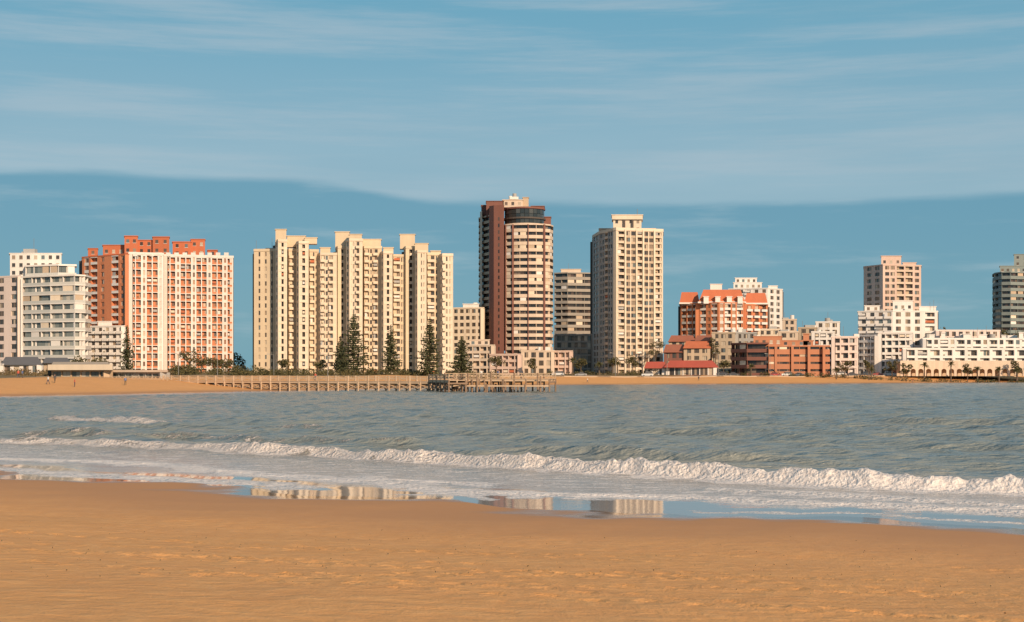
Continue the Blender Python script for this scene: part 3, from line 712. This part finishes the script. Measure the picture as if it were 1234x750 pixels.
for t in range(16):
    px,py=random.uniform(-14,14),random.uniform(17,31);a=random.uniform(-.5,.5)+random.choice((0,math.pi))
    for s in range(random.randint(8,26)):
        a+=random.uniform(-.08,.08);px+=.62*math.cos(a);py+=.62*math.sin(a)
        fx.append(px-math.sin(a)*.12*(-1)**s);fy.append(py+math.cos(a)*.12*(-1)**s)
r0=np.searchsorted(radii,14);r1=np.searchsorted(radii,44);na_f=int(60/.2)
sx=x[r0:r1,:na_f];sy=y[r0:r1,:na_f];dz=np.zeros_like(sx)
for a,c in zip(fx,fy):
    q=((sx-a)**2+(sy-c)**2)/.0225
    dz+=-.045*np.exp(-q*1.6)+.018*np.exp(-(q-2.2)**2)
z[r0:r1,:na_f]+=dz*dry[r0:r1,:na_f]
m,nt,bs=newmat('sand');L=nt.links
geo=N(nt,'ShaderNodeNewGeometry');at=N(nt,'ShaderNodeAttribute',attribute_name='dist');D=at.outputs['Fac']
def noise(nt,vec,scale,detail=4,sc=None,rough=.55):
    n=N(nt,'ShaderNodeTexNoise');n.inputs['Scale'].default_value=scale;n.inputs['Detail'].default_value=detail;n.inputs['Roughness'].default_value=rough
    if sc is not None:
        mp=N(nt,'ShaderNodeMapping');mp.inputs['Scale'].default_value=sc[:3]
        if len(sc)>3: mp.inputs['Rotation'].default_value=(0,0,sc[3])
        nt.links.new(vec,mp.inputs[0]);vec=mp.outputs[0]
    nt.links.new(vec,n.inputs[0]);return n.outputs[0]
pos=geo.outputs['Position']
nA=noise(nt,pos,.35,4,(.35,1,1,.46));nB=noise(nt,pos,3.,6);nC=noise(nt,pos,22,5);nW=noise(nt,pos,.22,3,(.5,1,1,.46));nE=noise(nt,pos,.9,5)
def mrange(nt,v,a,b,c=0,d=1):
    n=N(nt,'ShaderNodeMapRange');n.interpolation_type='SMOOTHSTEP'
    nt.links.new(v,n.inputs[0]);n.inputs[1].default_value=a;n.inputs[2].default_value=b;n.inputs[3].default_value=c;n.inputs[4].default_value=d;return n.outputs[0]
Dw=math_(nt,'MULTIPLY_ADD',math_(nt,'SUBTRACT',nW,.5),9.,D)
wet=mrange(nt,Dw,.8,2.8,1,0)
damp=mrange(nt,Dw,3,15,1,0)
dryc=mixc(nt,nA,(.84,.42,.155),(.70,.32,.105))
dryc=mixc(nt,math_(nt,'MULTIPLY',mrange(nt,nE,.35,.7),.35),dryc,(.62,.29,.11))
dryc=mixc(nt,math_(nt,'MULTIPLY',mrange(nt,nB,.4,.75),.35),dryc,(.88,.50,.21))
dryc=mixc(nt,math_(nt,'MULTIPLY',mrange(nt,nC,.56,.78),.4),dryc,(.38,.18,.075))
c=mixc(nt,math_(nt,'MULTIPLY',damp,.9),dryc,(.50,.245,.11))
c=mixc(nt,wet,c,(.32,.19,.12))
grass=mixc(nt,noise(nt,pos,.15,5),(.12,.10,.045),(.34,.22,.11))
c=mixc(nt,mrange(nt,D,46,58),c,grass)
L.new(c,bs.inputs['Base Color'])
L.new(mrange(nt,wet,0,1,.75,.06),bs.inputs['Roughness'])
L.new(mrange(nt,wet,0,1,.2,.9),bs.inputs['Specular IOR Level'])
hgt=math_(nt,'MULTIPLY_ADD',nC,.35,nB);hgt=math_(nt,'MULTIPLY_ADD',nE,.4,hgt)
bp=N(nt,'ShaderNodeBump');bp.inputs['Distance'].default_value=.09;L.new(hgt,bp.inputs['Height']);L.new(math_(nt,'MULTIPLY',math_(nt,'SUBTRACT',1,mrange(nt,Dw,1,16,1,0)),.7),bp.inputs['Strength']);L.new(bp.outputs[0],bs.inputs['Normal'])
grid_mesh('sand_beach_ground',x,y,z,{'dist':dl},m,True)
# ------------------------------------------------------------ SEA
angs=np.radians(np.arange(-34,34.01,.085))
radii=np.concatenate([np.arange(28,112,.16),np.geomspace(112,650,260),np.geomspace(670,9000,20)])
x,y=polar(radii,angs)
dl,al=land(x,y);off=-dl;rr=np.hypot(x,y)
def wl(pts): return [(X(px,H*F/(yy-HY)),H*F/(yy-HY)) for px,yy in pts]
z=np.zeros_like(x);foam=np.zeros_like(x)
amp=sstep(6,26,off)
th=math.radians(62)
wv=(fbm(x*.03,y*.03,2,50)-.4)*9
for lam,a,ph,dr in ((11.5,.09,0,.0),(7.3,.085,1,.16),(4.7,.075,2.2,-.22),(3.1,.055,.7,.4),(2.1,.042,4,-.45),(1.4,.027,1.4,.1)):
    uu=x*math.cos(th+dr)+y*math.sin(th+dr)
    s=np.sin(uu*2*math.pi/lam+wv*(6/lam)+ph+fbm(x*.15,y*.15,2,int(lam*7))*9);z+=amp*a*(s+.35*np.abs(s))*(.4+1.2*fbm(x*.09+ph,y*.09,2,int(lam*10)))
def crest(pts,Hf,foamf,wf=.38,wb=1.5,seed=0,wob=.8,fl=1.0):
    global z,foam
    W=wl(pts);s,a=sdist(W,x,y);s=-s
    tot=sum(math.dist(p,q) for p,q in zip(W[:-1],W[1:]));t=a/tot
    s=s+(vnoise(a*.25,a*0,seed)-.5)*wob+(vnoise(a*1.1,a*0,seed+1)-.5)*wob*.3
    e=sstep(0,.06,t)*(1-sstep(.94,1,t)) if Hf[2] else 1
    h=np.interp(t,np.linspace(0,1,len(Hf[0])),Hf[0])*e*(.7+.6*vnoise(a*.5,a*0,seed+2))
    prof=np.where(s>0,np.exp(-(s/wf)**2),np.exp(-(s/wb)**2))
    z+=h*prof
    f=np.interp(t,np.linspace(0,1,len(foamf)),foamf)*e
    lump=fbm(x*1.6,y*1.6,3,seed+5)
    ft=np.where(s>0,1-sstep(.25,1.5,s/fl+ (lump-.45)*1.6),1-sstep(.0,1.3+f*.8,-s+(lump-.45)*2.2))*f
    foam=np.maximum(foam,ft)
    z+=h*prof*np.clip(ft,0,1)*(fbm(x*3,y*3,3,seed+9)-.45)*.9
main=[(-250,524),(0,533),(150,538),(300,546),(400,551),(500,557),(600,562),(700,569),(900,580),(1050,588),(1234,595),(1450,606)]
crest(main,([.22,.18,.24,.34,.42,.48,.5,.5],0,False),[.6,.65,.8,.95,1,1.05,1.1,1.1],seed=100,fl=1.6)
crest([(520,546),(640,549),(760,553),(900,558),(1080,563)],([.1,.38,.4,.32,.1],0,True),[0,0,0,0],.6,1.4,200)
crest([(60,507),(100,509),(150,511),(205,514)],([.2,.42,.38,.15],0,True),[.7,1.1,1.1,.8],.5,1.6,300)
crest([(-100,495),(20,499),(70,503)],([.2,.2,.2],0,True),[.2,.3],.5,1.6,310)
crest([(270,519),(360,520),(450,523)],([.1,.28,.1],0,True),[.3,.55,.3],.6,1.6,320)
crest([(700,524),(830,526),(950,530),(1150,537)],([.1,.3,.28,.15],0,True),[0,0],.7,2,330)
crest([(480,512),(620,514),(760,518)],([.1,.28,.1],0,True),[0,0],.8,2,340)
crest([(900,507),(1050,510),(1240,514)],([.1,.32,.28],0,True),[0,0],.8,2,350)
crest([(-150,523),(100,527),(250,531),(420,537),(520,541)],([.1,.2,.25,.28,.15],0,True),[.3,.5,.5,.3],.5,1.5,360)
# swash bores
crest([(-200,548),(0,553),(200,562),(380,575),(560,584),(640,590)],([.03,.06,.06,.04],0,True),[.6,.8,.85,.7],.3,.8,400,1.6,1.4)
crest([(-200,560),(0,566),(130,573),(260,583),(400,592)],([.03,.04,.04,.03],0,True),[.5,.7,.7],.3,.8,405,1.6,1.4)
crest([(420,572),(560,590),(700,596),(850,602),(1000,609),(1300,620)],([.05,.06,.06,.05],0,True),[.7,.8,.85,.85],.3,.9,410,1.8,1.4)
crest([(820,592),(960,597),(1120,606),(1300,614)],([.05,.07,.06],0,True),[.6,.8,.8],.3,.9,420,1.8,1.4)
foam=np.maximum(foam,.6*(1-sstep(.1,.8,np.abs(off-.5)))*sstep(.35,.6,vnoise(al*.3,al*0,77)))
foam=np.maximum(foam,.47*sstep(3,6,off)*(1-sstep(13,22,off))*(np.hypot(x,y)<130))
z=z+.012*sstep(3,7,off)*(fbm(x*1.2,y*1.2,3,88)-.45)*(1-sstep(30,50,off))*2
z=z+.006
shal=1-sstep(3,24,off)
mirr=1-sstep(1.5,5.0,off+(fbm(x*.25,y*.25,2,91)-.45)*4)
m,nt,bs=newmat('sea_water');L=nt.links
geo=N(nt,'ShaderNodeNewGeometry');pos=geo.outputs['Position']
fo=N(nt,'ShaderNodeAttribute',attribute_name='foam').outputs['Fac'];sh=N(nt,'ShaderNodeAttribute',attribute_name='shallow').outputs['Fac'];mi=N(nt,'ShaderNodeAttribute',attribute_name='calm').outputs['Fac']
fn=noise(nt,pos,1.6,6,(.55,1.3,1,.5),.65);fn2=noise(nt,pos,7,4)
fv=math_(nt,'MULTIPLY_ADD',math_(nt,'SUBTRACT',fn,.5),1.7,fo)
fv=math_(nt,'MULTIPLY_ADD',math_(nt,'SUBTRACT',fn2,.5),.7,fv)
fm=mrange(nt,fv,.42,.74)
fm=math_(nt,'MULTIPLY',fm,mrange(nt,fo,.03,.3))
deep=mixc(nt,noise(nt,pos,.06,3,(.4,1,1,.4)),(.21,.235,.22),(.28,.29,.265))
wc=mixc(nt,sh,deep,(.42,.37,.34))
L.new(mixc(nt,fm,wc,mixc(nt,mrange(nt,fn2,.3,.7),(.66,.59,.56),(.88,.81,.77))),bs.inputs['Base Color'])
L.new(math_(nt,'MAXIMUM',math_(nt,'MULTIPLY',fm,.8),mrange(nt,mi,0,1,.2,.04)),bs.inputs['Roughness'])
bs.inputs['IOR'].default_value=1.33
w1=noise(nt,pos,.8,5,(.45,1.2,1,.5),.62);w2=noise(nt,pos,3.2,4,(.6,1.2,1,.4),.6);w3=noise(nt,pos,.22,4,(.35,1.3,1,.5),.6)
hh=math_(nt,'MULTIPLY_ADD',w2,.3,w1);hh=math_(nt,'MULTIPLY_ADD',w3,2.0,hh);hh=math_(nt,'MULTIPLY_ADD',math_(nt,'MULTIPLY',fm,fn2),.6,hh)
bp=N(nt,'ShaderNodeBump');bp.inputs['Distance'].default_value=.75;L.new(hh,bp.inputs['Height'])
st=math_(nt,'MULTIPLY',mrange(nt,sh,.2,1,1,.32),mrange(nt,mi,0,1,1,.03))
L.new(math_(nt,'MAXIMUM',st,math_(nt,'MULTIPLY',fm,.5)),bp.inputs['Strength']);L.new(bp.outputs[0],bs.inputs['Normal'])
grid_mesh('sea',x,y,z,{'foam':foam,'shallow':shal,'calm':mirr},m)
V=[];Fc=[]
for i in range(260):
    r=random.uniform(18,34);a=random.uniform(-.42,.42);xx,yy=r*math.sin(a),r*math.cos(a)
    l=land(np.array([xx]),np.array([yy]))[0][0]
    if l<6: continue
    zz=G(xx,yy)+.014;s=random.uniform(.006,.014)
    for _ in range(2): quads(V,Fc,(xx,yy,zz),s*2,.3)
mesh_obj('beach_debris',V,Fc,'scrub')
# ------------------------------------------------------------ LIGHT / WORLD
EL=math.radians(23);sxv,syv=.48,-.877;rot=math.atan2(sxv,syv)
w=bpy.data.worlds.new('World');S.world=w;w.use_nodes=True;nt=w.node_tree;L=nt.links
bg=nt.nodes['Background'];bg.inputs[1].default_value=.1
sky=N(nt,'ShaderNodeTexSky');sky.sky_type='NISHITA';sky.sun_disc=False;sky.sun_elevation=EL;sky.sun_rotation=rot
tc=N(nt,'ShaderNodeTexCoord');V_=tc.outputs['Generated'];sp=N(nt,'ShaderNodeSeparateXYZ');L.new(V_,sp.inputs[0])
zz=sp.outputs[2]
edge=noise(nt,V_,5,3,(1,1,.4));fine=noise(nt,V_,5,6,(1,1,9),.6);fine2=noise(nt,V_,3,7,(1,1.,16),.64);big=noise(nt,V_,2.2,4,(1,1,7),.5)
zq=math_(nt,'MULTIPLY_ADD',math_(nt,'SUBTRACT',edge,.5),-.008,zz)
zq=math_(nt,'MULTIPLY_ADD',math_(nt,'SUBTRACT',fine,.5),.012,zq)
zq=math_(nt,'ADD',zq,mrange(nt,sp.outputs[0],-.16,-.04,-.016,0))
veil=mixc(nt,mrange(nt,zz,.10,.27),(3.2,4.8,5.7),(1.45,3.8,5.2))
veil=mixc(nt,math_(nt,'MULTIPLY',mrange(nt,fine2,.42,.68),.6),veil,(4.0,5.1,5.8))
veil=mixc(nt,math_(nt,'MULTIPLY',mrange(nt,big,.45,.7),.4),veil,(2.0,3.9,5.0))
bank=mixc(nt,mrange(nt,zz,0,.12),(1.7,3.7,4.6),(1.35,3.3,4.5))
bank=mixc(nt,math_(nt,'MULTIPLY',mrange(nt,fine,.52,.70),.6),bank,(3.0,4.5,5.3))
cl=mixc(nt,mrange(nt,zq,.113,.121),bank,veil)
col=mixc(nt,mrange(nt,zz,.25,.8,.92,.35),sky.outputs[0],cl)
L.new(col,bg.inputs[0])
sd=bpy.data.lights.new('sun','SUN');sd.energy=5.0;sd.angle=math.radians(.5);sd.color=(1,.74,.49)
so=bpy.data.objects.new('sun',sd);COL.objects.link(so)
dv=Vector((sxv*math.cos(EL),syv*math.cos(EL),math.sin(EL)));so.rotation_euler=dv.to_track_quat('Z','Y').to_euler()
cam=bpy.data.cameras.new('camera');co=bpy.data.objects.new('camera',cam);COL.objects.link(co);S.camera=co
cam.sensor_width=36;cam.lens=50;cam.shift_y=74/1234;cam.clip_end=20000;cam.clip_start=.1
co.location=(0,0,H);co.rotation_euler=(math.radians(90),0,0)
S.view_settings.view_transform='Standard';S.view_settings.look='None';S.view_settings.exposure=0
